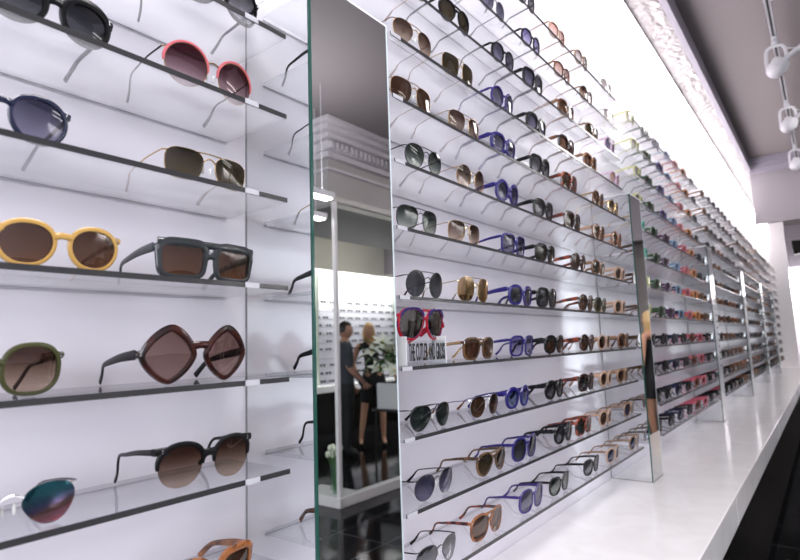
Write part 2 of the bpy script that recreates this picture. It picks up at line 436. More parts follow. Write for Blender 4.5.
# ---- bay one: the nearest shelves, left of the first mirror pillar
G1 = 'sunglasses on the shelves left of the near mirror pillar'
bay1 = [
 (6, .228, ('panto', .134, 'black', 'smoke', 'black', 't', 0), 'black rounded sunglasses with smoke lenses cut by the upper left picture corner'),
 (7, .452, ('shield', .142, 'black', 'grey', 'gun', 'a', 0), 'black-rimmed grey gradient sunglasses on the top visible shelf beside near mirror pillar'),
 (6, .438, ('round', .142, 'gold', 'burg', 'gun', 'c', 0), 'round pink-rimmed gold wire sunglasses with burgundy gradient lenses'),
 (5, .182, ('panto', .136, 'navy', 'lavgrey', 'navy', 'a', 0), 'navy rounded sunglasses with blue-grey lenses at left edge, above the honey yellow pair'),
 (5, .433, ('navigator', .130, 'gold', 'olive', 'gold', 'd', 0), 'gold wire double-bridge sunglasses with dark olive lenses under the pink-rimmed pair'),
 (4, .246, ('panto', .130, 'yellow', 'brown', 'yellow', 'a', 0), 'honey yellow rounded sunglasses with brown lenses'),
 (4, .436, ('rect', .150, 'greyfr', 'brown', 'greyfr', 't', 0), 'thick smoke grey flat-top sunglasses with brown lenses'),
 (3, .186, ('oversize', .132, 'olive', 'browngrad', 'darktort', 'a', 0), 'oversized olive green sunglasses with brown gradient lenses at the left edge'),
 (3, .420, ('diamond', .158, 'darktort', 'rosebrown', 'black', 't', 0), 'diamond-shaped dark tortoiseshell sunglasses with rosy brown lenses'),
 (2, .204, ('aviator', .126, 'silver', 'rainbow', 'gun', 'w', 0), 'silver aviator sunglasses with rainbow mirrored lenses'),
 (2, .429, ('brow', .141, 'black', 'browngrad', 'black', 'h', 0), 'black half-rim browline sunglasses with brown gradient lenses'),
 (1, .437, ('cateye', .128, 'amber', 'brown', 'amber', 't', 0), 'amber tortoiseshell sunglasses cut by the bottom edge left of the near mirror pillar'),
]
for row, x, key, lab in bay1:
    glasses(key[:1] + (round(key[1]*1.05, 4),) + key[2:], (x + .012, YG if row > 2 else .664, gz(row)), lab, G1)

# ---- bay two: between the first and second mirror pillars. one table row per shelf, bottom to top; seven pairs each
X2 = [.962, 1.175, 1.402, 1.612, 1.872, 2.108, 2.355]
XR = {11: [.93, 1.12, 1.33, 1.571, 1.833, 2.072, 2.376], 10: [.93, 1.12, 1.339, 1.589, 1.855, 2.1, 2.37], 9: [.93, 1.127, 1.383, 1.585, 1.868, 2.139, 2.351], 8: [.943, 1.134, 1.367, 1.595, 1.844, 2.087, 2.385],
      7: [.931, 1.151, 1.357, 1.604, 1.847, 2.149, 2.337], 6: [.967, 1.167, 1.359, 1.606, 1.849, 2.118, 2.343], 5: [.943, 1.136, 1.396, 1.608, 1.889, 2.099, 2.376], 4: [.96, 1.165, 1.422, 1.601, 1.941, 2.091, 2.34],
      3: [.951, 1.18, 1.422, 1.647, 1.932, 2.115, 2.37], 2: [.971, 1.195, 1.374, 1.625, 1.90, 2.107, 2.32], 1: [.975, 1.215, 1.398, 1.672, 1.846, 2.074, 2.365], 0: [.973, 1.181, 1.422, 1.616, 1.894, 2.121, 2.397]}
bay2 = [
 [('aviator','gun','grey','black','w'), ('shield','amber','brown','redtort','a'), ('oversize','purple','lavgrey','purple','a'), ('cateye','black','green','black','a'), ('cateye','black','grey','black','a'), ('soft','peach','navy','tan','a'), ('panto','tan','navy','tan','a')],
 [('panto','gun','lavgrey','black','d'), ('aviator','horn','olive','horn','a'), ('oversize','blue','smoke','blue','a'), ('panto','black','grey','black','t'), ('square','redtort','darkgreen','redtort','t'), ('panto','peach','brown','peach','a'), ('panto','tan','navy','tan','a')],
 [('aviator','gun','darkgreen','gun','d'), ('panto','silver','brown','purple','d'), ('panto','blue','bluegrad','blue','t'), ('panto','black','grey','black','t'), ('square','darktort','smoke','redtort','t'), ('panto','peach','brown','peach','t'), ('soft','tan','brown','tan','t')],
 [None, ('navigator','horn','brown','gold','a'), ('square','blue','lav','blue','a'), ('soft','black','brown','black','t'), ('panto','darktort','brown','redtort','t'), ('panto','peach','brown','peach','a'), ('square','brown','brown','tan','t')],
 [('round','gun','smoke','gun','d'), ('oversize','gold','goldmir','gold','d'), ('soft','blue','smoke','blue','t'), ('square','black','smoke','black','t'), ('panto','darktort','brown','redtort','t'), ('panto','olive','olive','peach','a'), ('soft','peach','brown','peach','t')],
 [('navigator','gun','green','gun','d'), ('navigator','gold','browngrad','gold','d'), ('square','blue','lavgrey','blue','a'), ('soft','black','olive','black','t'), ('panto','darktort','brown','redtort','t'), ('soft','brown','olive','tan','t'), ('soft','peach','brown','peach','t')],
 [('panto','gun','green','gun','d'), ('round','gold','browngrad','gold','w'), ('round','blue','lavgrey','blue','t'), ('soft','black','grey','black','t'), ('square','darktort','olive','redtort','t'), ('panto','brown','brown','peach','t'), ('round','amber','brown','peach','t')],
 [('navigator','gold','brown','gold','d'), ('navigator','gold','browngrad','gold','d'), ('soft','blue','lavgrey','blue','t'), ('square','black','grey','black','t'), ('square','redtort','brown','redtort','t'), ('round','brown','brown','gold','a'), ('round','gold','browngrad','gold','a')],
 [('aviator','gold','browngrad','brown','d'), ('square','gold','olive','gold','d'), ('round','purple','lavgrey','purple','a'), ('soft','black','lavgrey','black','t'), ('soft','darktort','brown','brown','t'), ('soft','amber','brown','tan','t'), ('panto','lilac','pinkclear','lilac','a')],
 [('navigator','gold','olive','gold','w'), ('aviator','black','olive','black','a'), ('panto','black','lavgrey','black','a'), ('square','black','lavgrey','black','t'), ('soft','tort','brown','tan','t'), ('soft','brown','olive','tan','a'), ('round','lilac','lavgrey','lilac','a')],
 [('panto','gun','grey','gun','w'), ('panto','gun','grey','gun','w'), ('panto','gun','lavgrey','gun','w'), ('panto','black','lav','black','a'), ('soft','tort','pinkclear','tan','a'), ('panto','horn','browngrad','tan','a'), ('panto','silver','clear','silver','w')],
 [('panto','gun','clear','gun','w'), ('panto','gun','grey','gun','w'), ('panto','gun','clear','gun','w'), ('round','greyfr','grey','gun','a'), ('soft','peach','pinkclear','peach','a'), ('panto','tan','clear','tan','a'), ('panto','silver','clear','silver','w')],
]
WID = dict(round=.138, panto=.142, aviator=.148, rect=.150, square=.148, navigator=.150, oversize=.150, cateye=.150, brow=.148, shield=.154, soft=.150)
def bay_label(c, row, fr, shape, n, bay):
    where = {2: 'near mirror pillar', 3: 'second mirror pillar', 4: 'third mirror pillar', 5: 'fourth mirror pillar'}[bay]
    name = FRN[fr] if len(FRN[fr].split()) < 2 else FRN[fr].split()[-1 if fr in ('navy', 'sky', 'rose', 'tort') else 0]
    sh = SHN[shape].split()[-1]
    return f'{name} {sh} sunglasses, {ORD[c]} pair past the {where}, {ORD[row]} shelf above the counter'
G2 = 'sunglasses on the shelves between the near and second mirror pillars'
rx = random.Random(3)
for row, specs in enumerate(bay2):
    for c, sp in enumerate(specs):
        if sp is None: continue
        shape, fr, ln, tm, bd = sp
        W = WID[shape]
        lod = 0 if c < 2 else 1
        glasses((shape, W, fr, ln, tm, bd, lod), (XR[row][c] - .004, (.652 if row > 5 else .657 if row > 3 else .662) + rx.uniform(0, .003), gz(row)), bay_label(c+1, row+1, fr, shape, 7, 2), G2)

# the special red pair on its clear riser with the shop name
def red_pair():
    row = 3; x0 = .892; z0 = gz(row)
    r = empty('acrylic_riser', (x0 + .066, YF + .030, z0), 'clear acrylic riser with bold black lettering under the red sunglasses', 'display stand')
    rw_, rh = .070, .046
    ac = clear('clear_acrylic', (.96, .97, .98), 1.35)
    link('front_panel', MB().box(-rw_, rw_, -.012, -.009, 0, rh, .0008).mesh('front_panel', ac, False), r)
    link('back_panel', MB().box(-rw_, rw_, .022, .025, 0, rh, .0008).mesh('back_panel', ac, False), r)
    link('top_panel', MB().box(-rw_, rw_, -.012, .025, rh + .0003, rh + .0033, .0008).mesh('top_panel', ac, False), r)
    fro = principled('frosted_acrylic', (.78, .78, .80), .3)
    for sx in (-1, 1): link('side_panel', MB().box(sx*(rw_+.0005) - .002*(sx < 0), sx*(rw_+.0005) + .002*(sx > 0), -.012, .025, 0, rh + .012, .0006).mesh('side_panel', fro, False), r)
    cu = bpy.data.curves.new('lettering', 'FONT'); cu.body = 'THE CUTLER AND GROSS'; cu.align_x = 'CENTER'; cu.align_y = 'CENTER'; cu.extrude = .0005
    cu.size = 1.0; cu.offset = .009; cu.space_character = 1.12
    cu.materials.append(principled('black_lettering', (.006, .006, .006), .4))
    t = link('lettering', cu, r); t.rotation_euler = (PI/2, 0, 0); t.location = (0, -.0128, .026)
    dg = bpy.context.evaluated_depsgraph_get(); dg.update()
    me = bpy.data.meshes.new_from_object(t.evaluated_get(dg))
    xs = [v.co.x for v in me.vertices]; ys = [v.co.y for v in me.vertices]
    w_, h_ = max(xs) - min(xs), max(ys) - min(ys)
    for v in me.vertices: v.co.x *= .130/w_; v.co.y *= .036/h_; v.co.z = v.co.z*1.0
    bpy.data.objects.remove(t); t = link('lettering', me, r); t.rotation_euler = (PI/2, 0, 0); t.location = (0, -.0128, .024)
    t['label'] = 'bold black condensed lettering'
    # the red pair
    key = ('shield', .174, 'redfr', 'silvermir', 'redfr', 'a', 0)
    g = glasses_meshes(key)
    e = empty('sunglasses', (x0 + .086, YF + .034, z0 + rh + .0037), 'large red sunglasses with violet trim and mirrored lenses on the clear riser', 'sunglasses', G2)
    link('front_frame', g['front'], e)
    violet = FR['purple']()
    for i in (0, 1):
        link('lens', g['lens'][i], e)
        me = g['lens'][i]
        # violet beading all round each lens
        c = sum((v.co for v in me.vertices), Vector())/len(me.vertices)
        n = 44; ringv = [me.vertices[1 + 2*n + k].co for k in range(n)]
        b = MB()
        for k in range(0, n, 2):
            q = c + (ringv[k] - c)*.955; b.ball((q.x, q.y - .0026, q.z), (.0019, .0012, .0019), 6, 4)
        link('rim_beading', b.mesh('rim_beading', violet), e)['label'] = 'violet beading round the lens'
        top = [p for p in sorted(ringv, key=lambda v: v.x) if p.z > c.z + .012]
        b = MB().tube([(p.x, p.y - .0030, p.z + .0022) for p in top], .0017, 6, ry=.0026)
        link('top_rim', b.mesh('top_rim', violet), e)['label'] = 'violet upper rim'
    for sg in (-1, 1):
        b = MB(); xh = .0862
        pts = [(sg*xh, .010, .034), (sg*xh, .040, .030), (sg*xh, .042, .036), (sg*xh, .078, .014), (sg*xh, .076, .020), (sg*xh, .112, -.004)]
        b.tube(pts, .0020, 6, ry=[.007, .0075, .0075, .0075, .007, .0035])
        link('temple', b.mesh('temple', FR['redfr']() if sg > 0 else violet), e)['label'] = 'red lightning-shaped temple' if sg > 0 else 'violet lightning-shaped temple'
red_pair()

# ---- bay three (bright colours), bay four (browns), and the first pairs of bay five
def bay_x(b):
    a = PILL[b-2][1] + .14; e = (PILL[b-1][0] if b - 1 < len(PILL) else XEND - .15) - .12
    return [a + (e - a)*k/6 for k in range(7)]
c3hi = [('soft','teal','green','teal','t'), ('soft','green','darkgreen','green','t'), ('soft','plum','smoke','plum','t'), ('panto','sky','bluegrad','sky','t'), ('panto','rose','pinkclear','rose','t'), ('square','orange','browngrad','orange','t'), ('panto','greyfr','smoke','gun','t')]
c3top = [('panto','lime','clear','lime','a'), ('soft','green','olive','green','t'), ('soft','purple','lavgrey','greyfr','t'), ('panto','sky','bluegrad','sky','a'), ('panto','rose','pinkclear','rose','t'), ('square','orange','browngrad','orange','t'), ('panto','greyfr','grey','gun','a')]
c3mid = [('soft','lime','smoke','lime','t'), ('soft','green','darkgreen','green','t'), ('soft','plum','lavgrey','plum','t'), ('soft','sky','navy','navy','t'), ('panto','rose','burg','rose','t'), ('square','orange','brown','orange','t'), ('panto','brown','smoke','brown','t')]
c3low = [('soft','black','smoke','black','t'), ('panto','black','smoke','black','t'), ('soft','navy','smoke','navy','t'), ('soft','black','grey','black','t'), ('panto','redtort','brown','rose','t'), ('soft','rose','burg','rose','t'), ('panto','black','smoke','black','t')]
c4 = [('soft','black','smoke','black','t'), ('panto','darktort','brown','darktort','t'), ('soft','tort','brown','tort','t'), ('square','black','smoke','black','t'), ('panto','brown','olive','brown','t'), ('soft','amber','brown','amber','t'), ('panto','gun','smoke','gun','t')]
rz = random.Random(11)
count = 0
GB = {3: 'sunglasses on the shelves between the second and third mirror pillars', 4: 'sunglasses on the shelves between the third and fourth mirror pillars', 5: 'sunglasses on the shelves past the fourth mirror pillar'}
far = MB(); far_mats = []
def add_far(key, loc, s=1.):
    b, me, mats = joined(key); o = len(far.v)
    far.v += [(v[0]*s + loc[0], v[1] + loc[1], v[2] + loc[2]) for v in b.v]
    far.f += [tuple(o + i for i in f) for f in b.f]
    for m in b.mi:
        if mats[m] not in far_mats: far_mats.append(mats[m])
        far.mi.append(far_mats.index(mats[m]))
for bay in (3, 4, 5, 6, 7):
    XS = bay_x(bay)
    for row in range(12):
        for c in range(7):
            if bay == 3: sp = (c3low if row < 4 else (c3mid if row < 6 else (c3hi if row < 8 else c3top)))[c]
            else: sp = c4[(c + row//3*2 + bay*3 + rz.randrange(2)) % 7]
            shape, fr, ln, tm, bd = sp
            loc = (XS[c] + rz.uniform(-.02, .02), YG - .008 + rz.uniform(-.004, .006), gz(row))
            key = (shape, WID[shape], fr, ln, tm, bd, 2)
            if bay == 3:
                glasses(key, loc, bay_label(c+1, row+1, fr, shape, 7, bay), GB[3])
            elif bay == 4 or (bay == 5 and c < 3):
                o = link('sunglasses', joined(key)[1], None, loc)
                tag(o, bay_label(c+1, row+1, fr, shape, 7, bay), 'sunglasses', GB[bay])
            else: add_far(key, loc)
o = link('sunglasses_rows', far.mesh('sunglasses_rows', far_mats, False))
tag(o, 'distant rows of dark sunglasses at the far end of the display wall', 'sunglasses', None, 'stuff')

# ------------------------------------------------------------------ shelves
acr = clear('shelf_acrylic', (.955, .96, .97), 1.45, .12)
edge = principled('shelf_edge', (.035, .035, .038), .2, spec=.45)
stripm = principled('pale_strip', (.50, .50, .55), .3)
def shelf(x0, x1, row, bay, strips):
    b = MB().box(x0, x1, YF + .0015, YW - .0025, ROWZ[row] - .0075, ROWZ[row])
    o = link('acrylic_shelf', b.mesh('acrylic_shelf', acr, False))
    a, c = (x0, x1)
    link('front_edge', MB().box(a, c, YF - .0005, YF + .0012, ROWZ[row] - .0073, ROWZ[row] - .0002).mesh('front_edge', edge, False), o)['label'] = 'dark polished front edge'
    link('back_edge_shade', MB().box(a, c, YW - .0024, YW - .0012, ROWZ[row] - .0073, ROWZ[row] - .0062).mesh('back_edge_shade', principled('shelf_back_shade', (.22, .22, .23), .4), False), o)  # grey strip added as the shade and refraction line where shelf meets wall
    for ca, cb in strips:
        link('edge_strip', MB().box(ca, cb, YF - .0016, YF - .0007, ROWZ[row] - .0076, ROWZ[row] + .0001).mesh('edge_strip', stripm, False), o)['label'] = 'short pale strip on the front edge'  # short pale strip laid over the front edge
    where = {1: 'left of the near mirror pillar', 2: 'past the near mirror pillar', 3: 'past the second mirror pillar', 4: 'past the third mirror pillar', 5: 'past the fourth mirror pillar', 6: 'past the fifth mirror pillar', 7: 'past the sixth mirror pillar'}[bay]
    tag(o, f'clear acrylic shelf {where}, {ORD[row+1]} above the counter', 'shelf', 'clear acrylic shelves of the display wall')
bounds = [(-1.25, .5665), (.845, 2.455), (2.73, 4.39), (4.67, 6.28), (6.57, 8.17), (8.46, 10.07), (10.36, XEND - .12)]
for bay, (a, b) in enumerate(bounds, 1):
    for row in range(12):
        x0, x1 = a, b
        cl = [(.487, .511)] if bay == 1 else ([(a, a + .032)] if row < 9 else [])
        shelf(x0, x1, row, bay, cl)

# ------------------------------------------------------------------ mirror pillars
mir = principled('mirror_silvering', (.80, .815, .82), 0.0, metal=1)
gl_edge = principled('green_glass_edge', (.015, .075, .06), .15)
pale_edge = principled('pale_glass_edge', (.62, .70, .74), .1)
ZC = CAM_H - .598                          # counter top
PTOP = CAM_H + .966*D
for i, (a, b) in enumerate(PILL):
    p = empty('mirror_pillar', (a, YM, ZC + .0005), ['mirror-clad pillar nearest the camera, dividing the first two shelf bays', 'second mirror-clad pillar along the display wall', 'third mirror-clad pillar along the display wall',
        'fourth mirror-clad pillar along the display wall', 'fifth mirror-clad pillar along the display wall', 'sixth mirror-clad pillar, farthest along the display wall'][i], 'mirror', 'mirror-clad pillars between the shelf bays')
    H = PTOP - ZC
    w_ = b - a; dp = YW - YM - .001
    link('front_mirror', MB().box(.0045, w_ - .0035, 0, .004, 0, H).mesh('front_mirror', mir, False), p)
    link('side_mirror', MB().box(0, .004, .0042, dp, 0, H).mesh('side_mirror', mir, False), p)
    link('side_mirror', MB().box(w_ - .003, w_, .0042, dp, 0, H).mesh('side_mirror', mir, False), p)
    link('glass_edge', MB().box(-.0002, .0043, -.0003, .004, 0, H).mesh('glass_edge', gl_edge, False), p)['label'] = 'dark green glass edge'
    link('glass_edge', MB().box(w_ - .0034, w_ + .0002, -.0003, .004, 0, H).mesh('glass_edge', pale_edge, False), p)['label'] = 'pale bevelled glass edge'
    link('corner_joint', MB().box(-.0009, -.0002, dp - .003, dp, 0, H).mesh('corner_joint', principled('joint_grey', (.26, .26, .28), .5), False), p)
    link('base_joint', MB().box(-.0010, -.0003, -.0010, dp, .0, .0022).box(-.0010, w_ + .001, -.0011, -.0004, 0, .0022).mesh('base_joint', principled('joint_grey', (.26, .26, .28), .5), False), p)
    link('top_cap', MB().box(0, w_, 0, dp, H + .0003, H + .004).mesh('top_cap', principled('white_laminate', (.8, .8, .82), .3), False), p)

# ------------------------------------------------------------------ counter
quartz = None
def make_quartz():
    m, nt, out = nodes('white_quartz')
    tc = nt.nodes.new('ShaderNodeTexCoord'); n = nt.nodes.new('ShaderNodeTexNoise'); r = nt.nodes.new('ShaderNodeValToRGB')
    n.inputs['Scale'].default_value = 6; n.inputs['Detail'].default_value = 6; n.inputs['Distortion'].default_value = 1.2
    r.color_ramp.elements[0].position = .35; r.color_ramp.elements[0].color = (.86, .84, .85, 1)
    r.color_ramp.elements[1].position = .62; r.color_ramp.elements[1].color = (.92, .905, .915, 1)
    b = nt.nodes.new('ShaderNodeBsdfPrincipled'); b.inputs['Roughness'].default_value = .13
    nt.links.new(tc.outputs['Object'], n.inputs['Vector']); nt.links.new(n.outputs['Fac'], r.inputs[0]); nt.links.new(r.outputs[0], b.inputs['Base Color']); nt.links.new(b.outputs[0], out.inputs[0])
    return m
quartz = make_quartz()
ct = empty('display_counter', (4, .5, 0), 'long white polished counter with black base below the shelves', 'counter')
YC = .337
def rel(b): b.v = [(x-4, y-.5, z) for x, y, z in b.v]; return b
link('worktop', rel(MB().box(-2, XEND - .001, YC, YW - .001, ZC - .105, ZC, .003)).mesh('worktop', quartz, False), ct)
blackgl = principled('black_gloss_laminate', (.006, .0055, .005), .6, spec=.05)
link('base_cabinet', rel(MB().box(-2, XEND - .001, YC + .09, YW - .001, .06, ZC - .106)).mesh('base_cabinet', blackgl, False), ct)
link('kick_board', rel(MB().box(-2, XEND - .001, YC + .14, YW - .001, .0, .059)).mesh('kick_board', blackgl, False), ct)
sj = MB()
for x in (1.35, 2.45, 4.6, 6.8): sj.box(x, x + .0015, YC - .0004, YC, ZC - .103, ZC - .002)
link('edge_joint', rel(sj).mesh('edge_joint', principled('joint_white', (.95, .95, .95), .4), False), ct)

# ------------------------------------------------------------------ the room
def wallmat():
    m, nt, out = nodes('white_gloss_wall')
    b = nt.nodes.new('ShaderNodeBsdfPrincipled'); b.inputs['Base Color'].default_value = (.775, .745, .805, 1); b.inputs['Roughness'].default_value = .16
    b.inputs['Specular IOR Level'].default_value = .45
    tc = nt.nodes.new('ShaderNodeTexCoord'); n = nt.nodes.new('ShaderNodeTexNoise'); bp = nt.nodes.new('ShaderNodeBump')
    n.inputs['Scale'].default_value = 9; bp.inputs['Strength'].default_value = .06; bp.inputs['Distance'].default_value = .02
    nt.links.new(tc.outputs['Object'], n.inputs['Vector']); nt.links.new(n.outputs['Fac'], bp.inputs['Height']); nt.links.new(bp.outputs['Normal'], b.inputs['Normal'])
    nt.links.new(b.outputs[0], out.inputs[0]); return m
WHITE = wallmat()
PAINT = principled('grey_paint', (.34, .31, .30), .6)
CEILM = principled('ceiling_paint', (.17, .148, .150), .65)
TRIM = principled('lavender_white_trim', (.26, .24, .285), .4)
def tiles():
    m, nt, out = nodes('black_floor_tiles')
    tc = nt.nodes.new('ShaderNodeTexCoord'); br = nt.nodes.new('ShaderNodeTexBrick'); b = nt.nodes.new('ShaderNodeBsdfPrincipled')
    br.offset = 0; br.inputs['Color1'].default_value = (.006, .006, .007, 1); br.inputs['Color2'].default_value = (.008, .008, .009, 1); br.inputs['Mortar'].default_value = (.05, .05, .055, 1)
    br.inputs['Scale'].default_value = 1; br.inputs['Brick Width'].default_value = .45; br.inputs['Row Height'].default_value = .45; br.inputs['Mortar Size'].default_value = .006
    b.inputs['Roughness'].default_value = .07; b.inputs['IOR'].default_value = 1.22
    nt.links.new(tc.outputs['Object'], br.inputs['Vector']); nt.links.new(br.outputs['Color'], b.inputs['Base Color']); nt.links.new(b.outputs[0], out.inputs[0]); return m
YO = 1.276 - 7.0          # opposite wall
X0, X1 = -3.2, 14.0
structure('floor', MB().box(X0, X1, YO - .1, YW + .1, -.1, -.001), tiles())
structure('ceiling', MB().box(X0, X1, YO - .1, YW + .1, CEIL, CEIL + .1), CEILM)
structure('wall_left', MB().box(X0, X1, YW, YW + .1, -.1, CEIL), WHITE)
structure('wall_right', MB().box(X0, X1, YO - .1, YO, -.1, CEIL), WHITE)
structure('wall_back', MB().box(X1, X1 + .1, YO - .1, YW + .1, -.1, CEIL), PAINT)
structure('wall_front', MB().box(X0 - .1, X0, YO - .1, YW + .1, -.1, CEIL), PAINT)
structure('wall_end', MB().box(XEND, XEND + .12, .47, YW - .001, 0, CEIL - .001), principled('end_panel_white', (.80, .77, .77), .4))
# fascia in front of the cove, with the shadow gap against the ceiling
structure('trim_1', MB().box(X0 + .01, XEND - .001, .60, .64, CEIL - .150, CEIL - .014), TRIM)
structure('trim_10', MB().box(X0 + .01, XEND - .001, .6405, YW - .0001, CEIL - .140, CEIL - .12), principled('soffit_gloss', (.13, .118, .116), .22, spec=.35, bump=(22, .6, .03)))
structure('trim_2', MB().box(X0 + .01, XEND - .001, .612, .636, CEIL - .0139, CEIL - .001), principled('shadow_gap', (.02, .02, .02), .8))
# cross beam with cornice
structure('trim_3', MB().box(8.3, 8.36, YO + .02, .619, 2.76, CEIL - .001), principled('beam_paint', (.19, .17, .185), .6))
cb = MB()
for k, (dx, z0, z1) in enumerate(((.10, CEIL - .06, CEIL - .002), (.07, CEIL - .11, CEIL - .061), (.035, CEIL - .19, CEIL - .111))):
    cb.box(8.299 - dx, 8.299, YO + .02, .615, z0, z1, .004)
structure('trim_4', cb, TRIM)
# the bulkhead with the ornate cornice, seen in the near mirror
BX, BY = 3.93, 1.276 - 3.88
structure('trim_5', MB().box(BX, 8.15, BY - 1.2, BY, 2.80, CEIL - .001), principled('bulkhead_paint', (.30, .28, .27), .6))
cb = MB()
for dx, z0, z1 in ((.30, CEIL - .05, CEIL - .002), (.24, CEIL - .10, CEIL - .051), (.17, CEIL - .15, CEIL - .101), (.10, CEIL - .24, CEIL - .151), (.06, CEIL - .30, CEIL - .241)):
    cb.box(BX - dx, 8.14, BY + .001, BY + dx, z0, z1, .006); cb.box(BX - dx, BX - .001, BY - 1.2, BY + .0, z0, z1, .006)
for k in range(30):
    x = BX - .1 + k*.07; cb.box(x, x + .035, BY + .10, BY + .155, CEIL - .24, CEIL - .17, .004)
cb.box(BX - .03, 8.14, BY + .001, BY + .03, CEIL - .42, CEIL - .39, .004); cb.box(BX - .03, BX - .001, BY - 1.2, BY, CEIL - .42, CEIL - .39, .004)
structure('trim_6', cb, principled('cornice_paint', (.46, .43, .45), .5))
structure('trim_7', MB().box(BX - .02, 8.14, BY + .001, BY + .02, 2.80, 2.86), principled('rail_grey', (.30, .28, .25), .4))
# unseen shop window, assumed and added behind the camera to carry the daylight fill
wf = MB()
for y0, y1 in ((-4.6, -4.52), (-2.9, -2.84), (-1.2, -1.12)): wf.box(X0 + .001, X0 + .05, y0, y1, .5, 3.1)
wf.box(X0 + .001, X0 + .05, -4.6, -1.12, .42, .5); wf.box(X0 + .001, X0 + .05, -4.6, -1.12, 3.1, 3.18)
structure('assumed_window', wf, principled('window_frame_white', (.7, .7, .7), .4))
# opposite display wall: shelves as one set, lit from its own cove
ow = MB()
for k in range(11):
    z = .80 + k*.135
    ow.box(5.2, 11.4, YO + .001, YO + .16, z - .009, z)
o = link('far_side_shelf', ow.mesh('far_side_shelf', acr, False)); tag(o, 'white shelves of the opposite display wall, seen only in the mirror', 'shelf', None, 'stuff')
structure('trim_8', MB().box(5.0, 11.6, YO + .24, YO + .27, 2.72, CEIL - .001), principled('pelmet_paint', (.40, .38, .33), .6))
fc = empty('far_side_counter', (8.3, YO + .25, 0), 'white counter on a black base along the opposite wall, in the near mirror', 'counter')
link('worktop', MB().box(-3.3, 3.3, -.249, .20, .66, .76, .003).mesh('worktop', quartz, False), fc)
link('base_cabinet', MB().box(-3.3, 3.3, -.249, .14, 0, .6595).mesh('base_cabinet', blackgl, False), fc)
dv = MB()
for x in (6.56, 8.85, 10.9): dv.box(x, x + .05, YO + .001, YO + .18, .765, 2.7)
structure('trim_9', dv, principled('divider_green_white', (.42, .46, .40), .3))
eye = MB(); r3 = random.Random(5)
fs_, ls_ = FR['black'](), LN['smoke']()
for k in range(11):
    z = .80 + k*.135
    x = 5.35
    while x < 11.3:
        if r3.random() < .84:
            for sg in (-1, 1):
                O = outline('soft', .055, .042, 10); m = len(O)
                eye.m = 0
                vs = [(x + sg*.036 + u, YO + .15, z + .024 + v) for u, v in O] + [(x + sg*.036 + u, YO + .144, z + .024 + v) for u, v in O]
                eye.add(vs, [tuple(range(m)), tuple(range(2*m-1, m-1, -1))] + [(i, (i+1) % m, m+(i+1) % m, m+i) for i in range(m)])
                eye.box(x + sg*.068 - .002, x + sg*.068 + .002, YO + .03, YO + .149, z + .026, z + .032)
            eye.box(x - .01, x + .01, YO + .145, YO + .149, z + .03, z + .035)
        x += .19 + r3.uniform(0, .06)
o = link('far_side_sunglasses', eye.mesh('far_side_sunglasses', principled('dark_lens', (.02, .018, .018), .12), False)); tag(o, 'rows of dark sunglasses on the opposite wall, reflected in the near mirror', 'sunglasses', None, 'stuff')
# the display on the far wall, beyond the end of the counter
fw = MB(); fe = MB()
for k in range(12):
    z = .70 + k*.135
    fw.box(X1 - .17, X1 - .001, -.7, .40, z - .009, z)
    y = -.6
    while y < .35:
        for sg in (-1, 1): fe.box(X1 - .165, X1 - .158, y + sg*.035 - .028, y + sg*.035 + .028, z + .003, z + .045, .003)
        y += .21
o = link('far_wall_shelf', fw.mesh('far_wall_shelf', principled('far_shelf_white', (.7,.7,.7), .3), False)); tag(o, 'pale shelves on the far wall beyond the end of the counter', 'shelf', None, 'stuff')
o = link('far_wall_sunglasses', fe.mesh('far_wall_sunglasses', principled('grey_lens', (.12, .11, .11), .2), False)); tag(o, 'rows of grey sunglasses on the far wall at the right edge', 'sunglasses', None, 'stuff')
structure('wall_far_panel', MB().box(X1 - .012, X1 - .0005, -.75, .79, .0, CEIL - .001), WHITE)
sc = empty('wall_screen', (X1 - .25, .22, 3.08), 'dark tilted screen high on the far wall, right edge of the picture', 'screen')
b = MB().box(-.03, .03, -.22, .22, -.15, .15, .006); o = link('screen_case', b.mesh('screen_case', principled('screen_black', (.03, .028, .025), .3), False), sc)
o.rotation_euler = (.0, .25, .25)
link('wall_bracket', MB().box(.02, .248, -.03, .03, -.03, .03).mesh('wall_bracket', principled('screen_black', (.03,.03,.03), .3), False), sc)

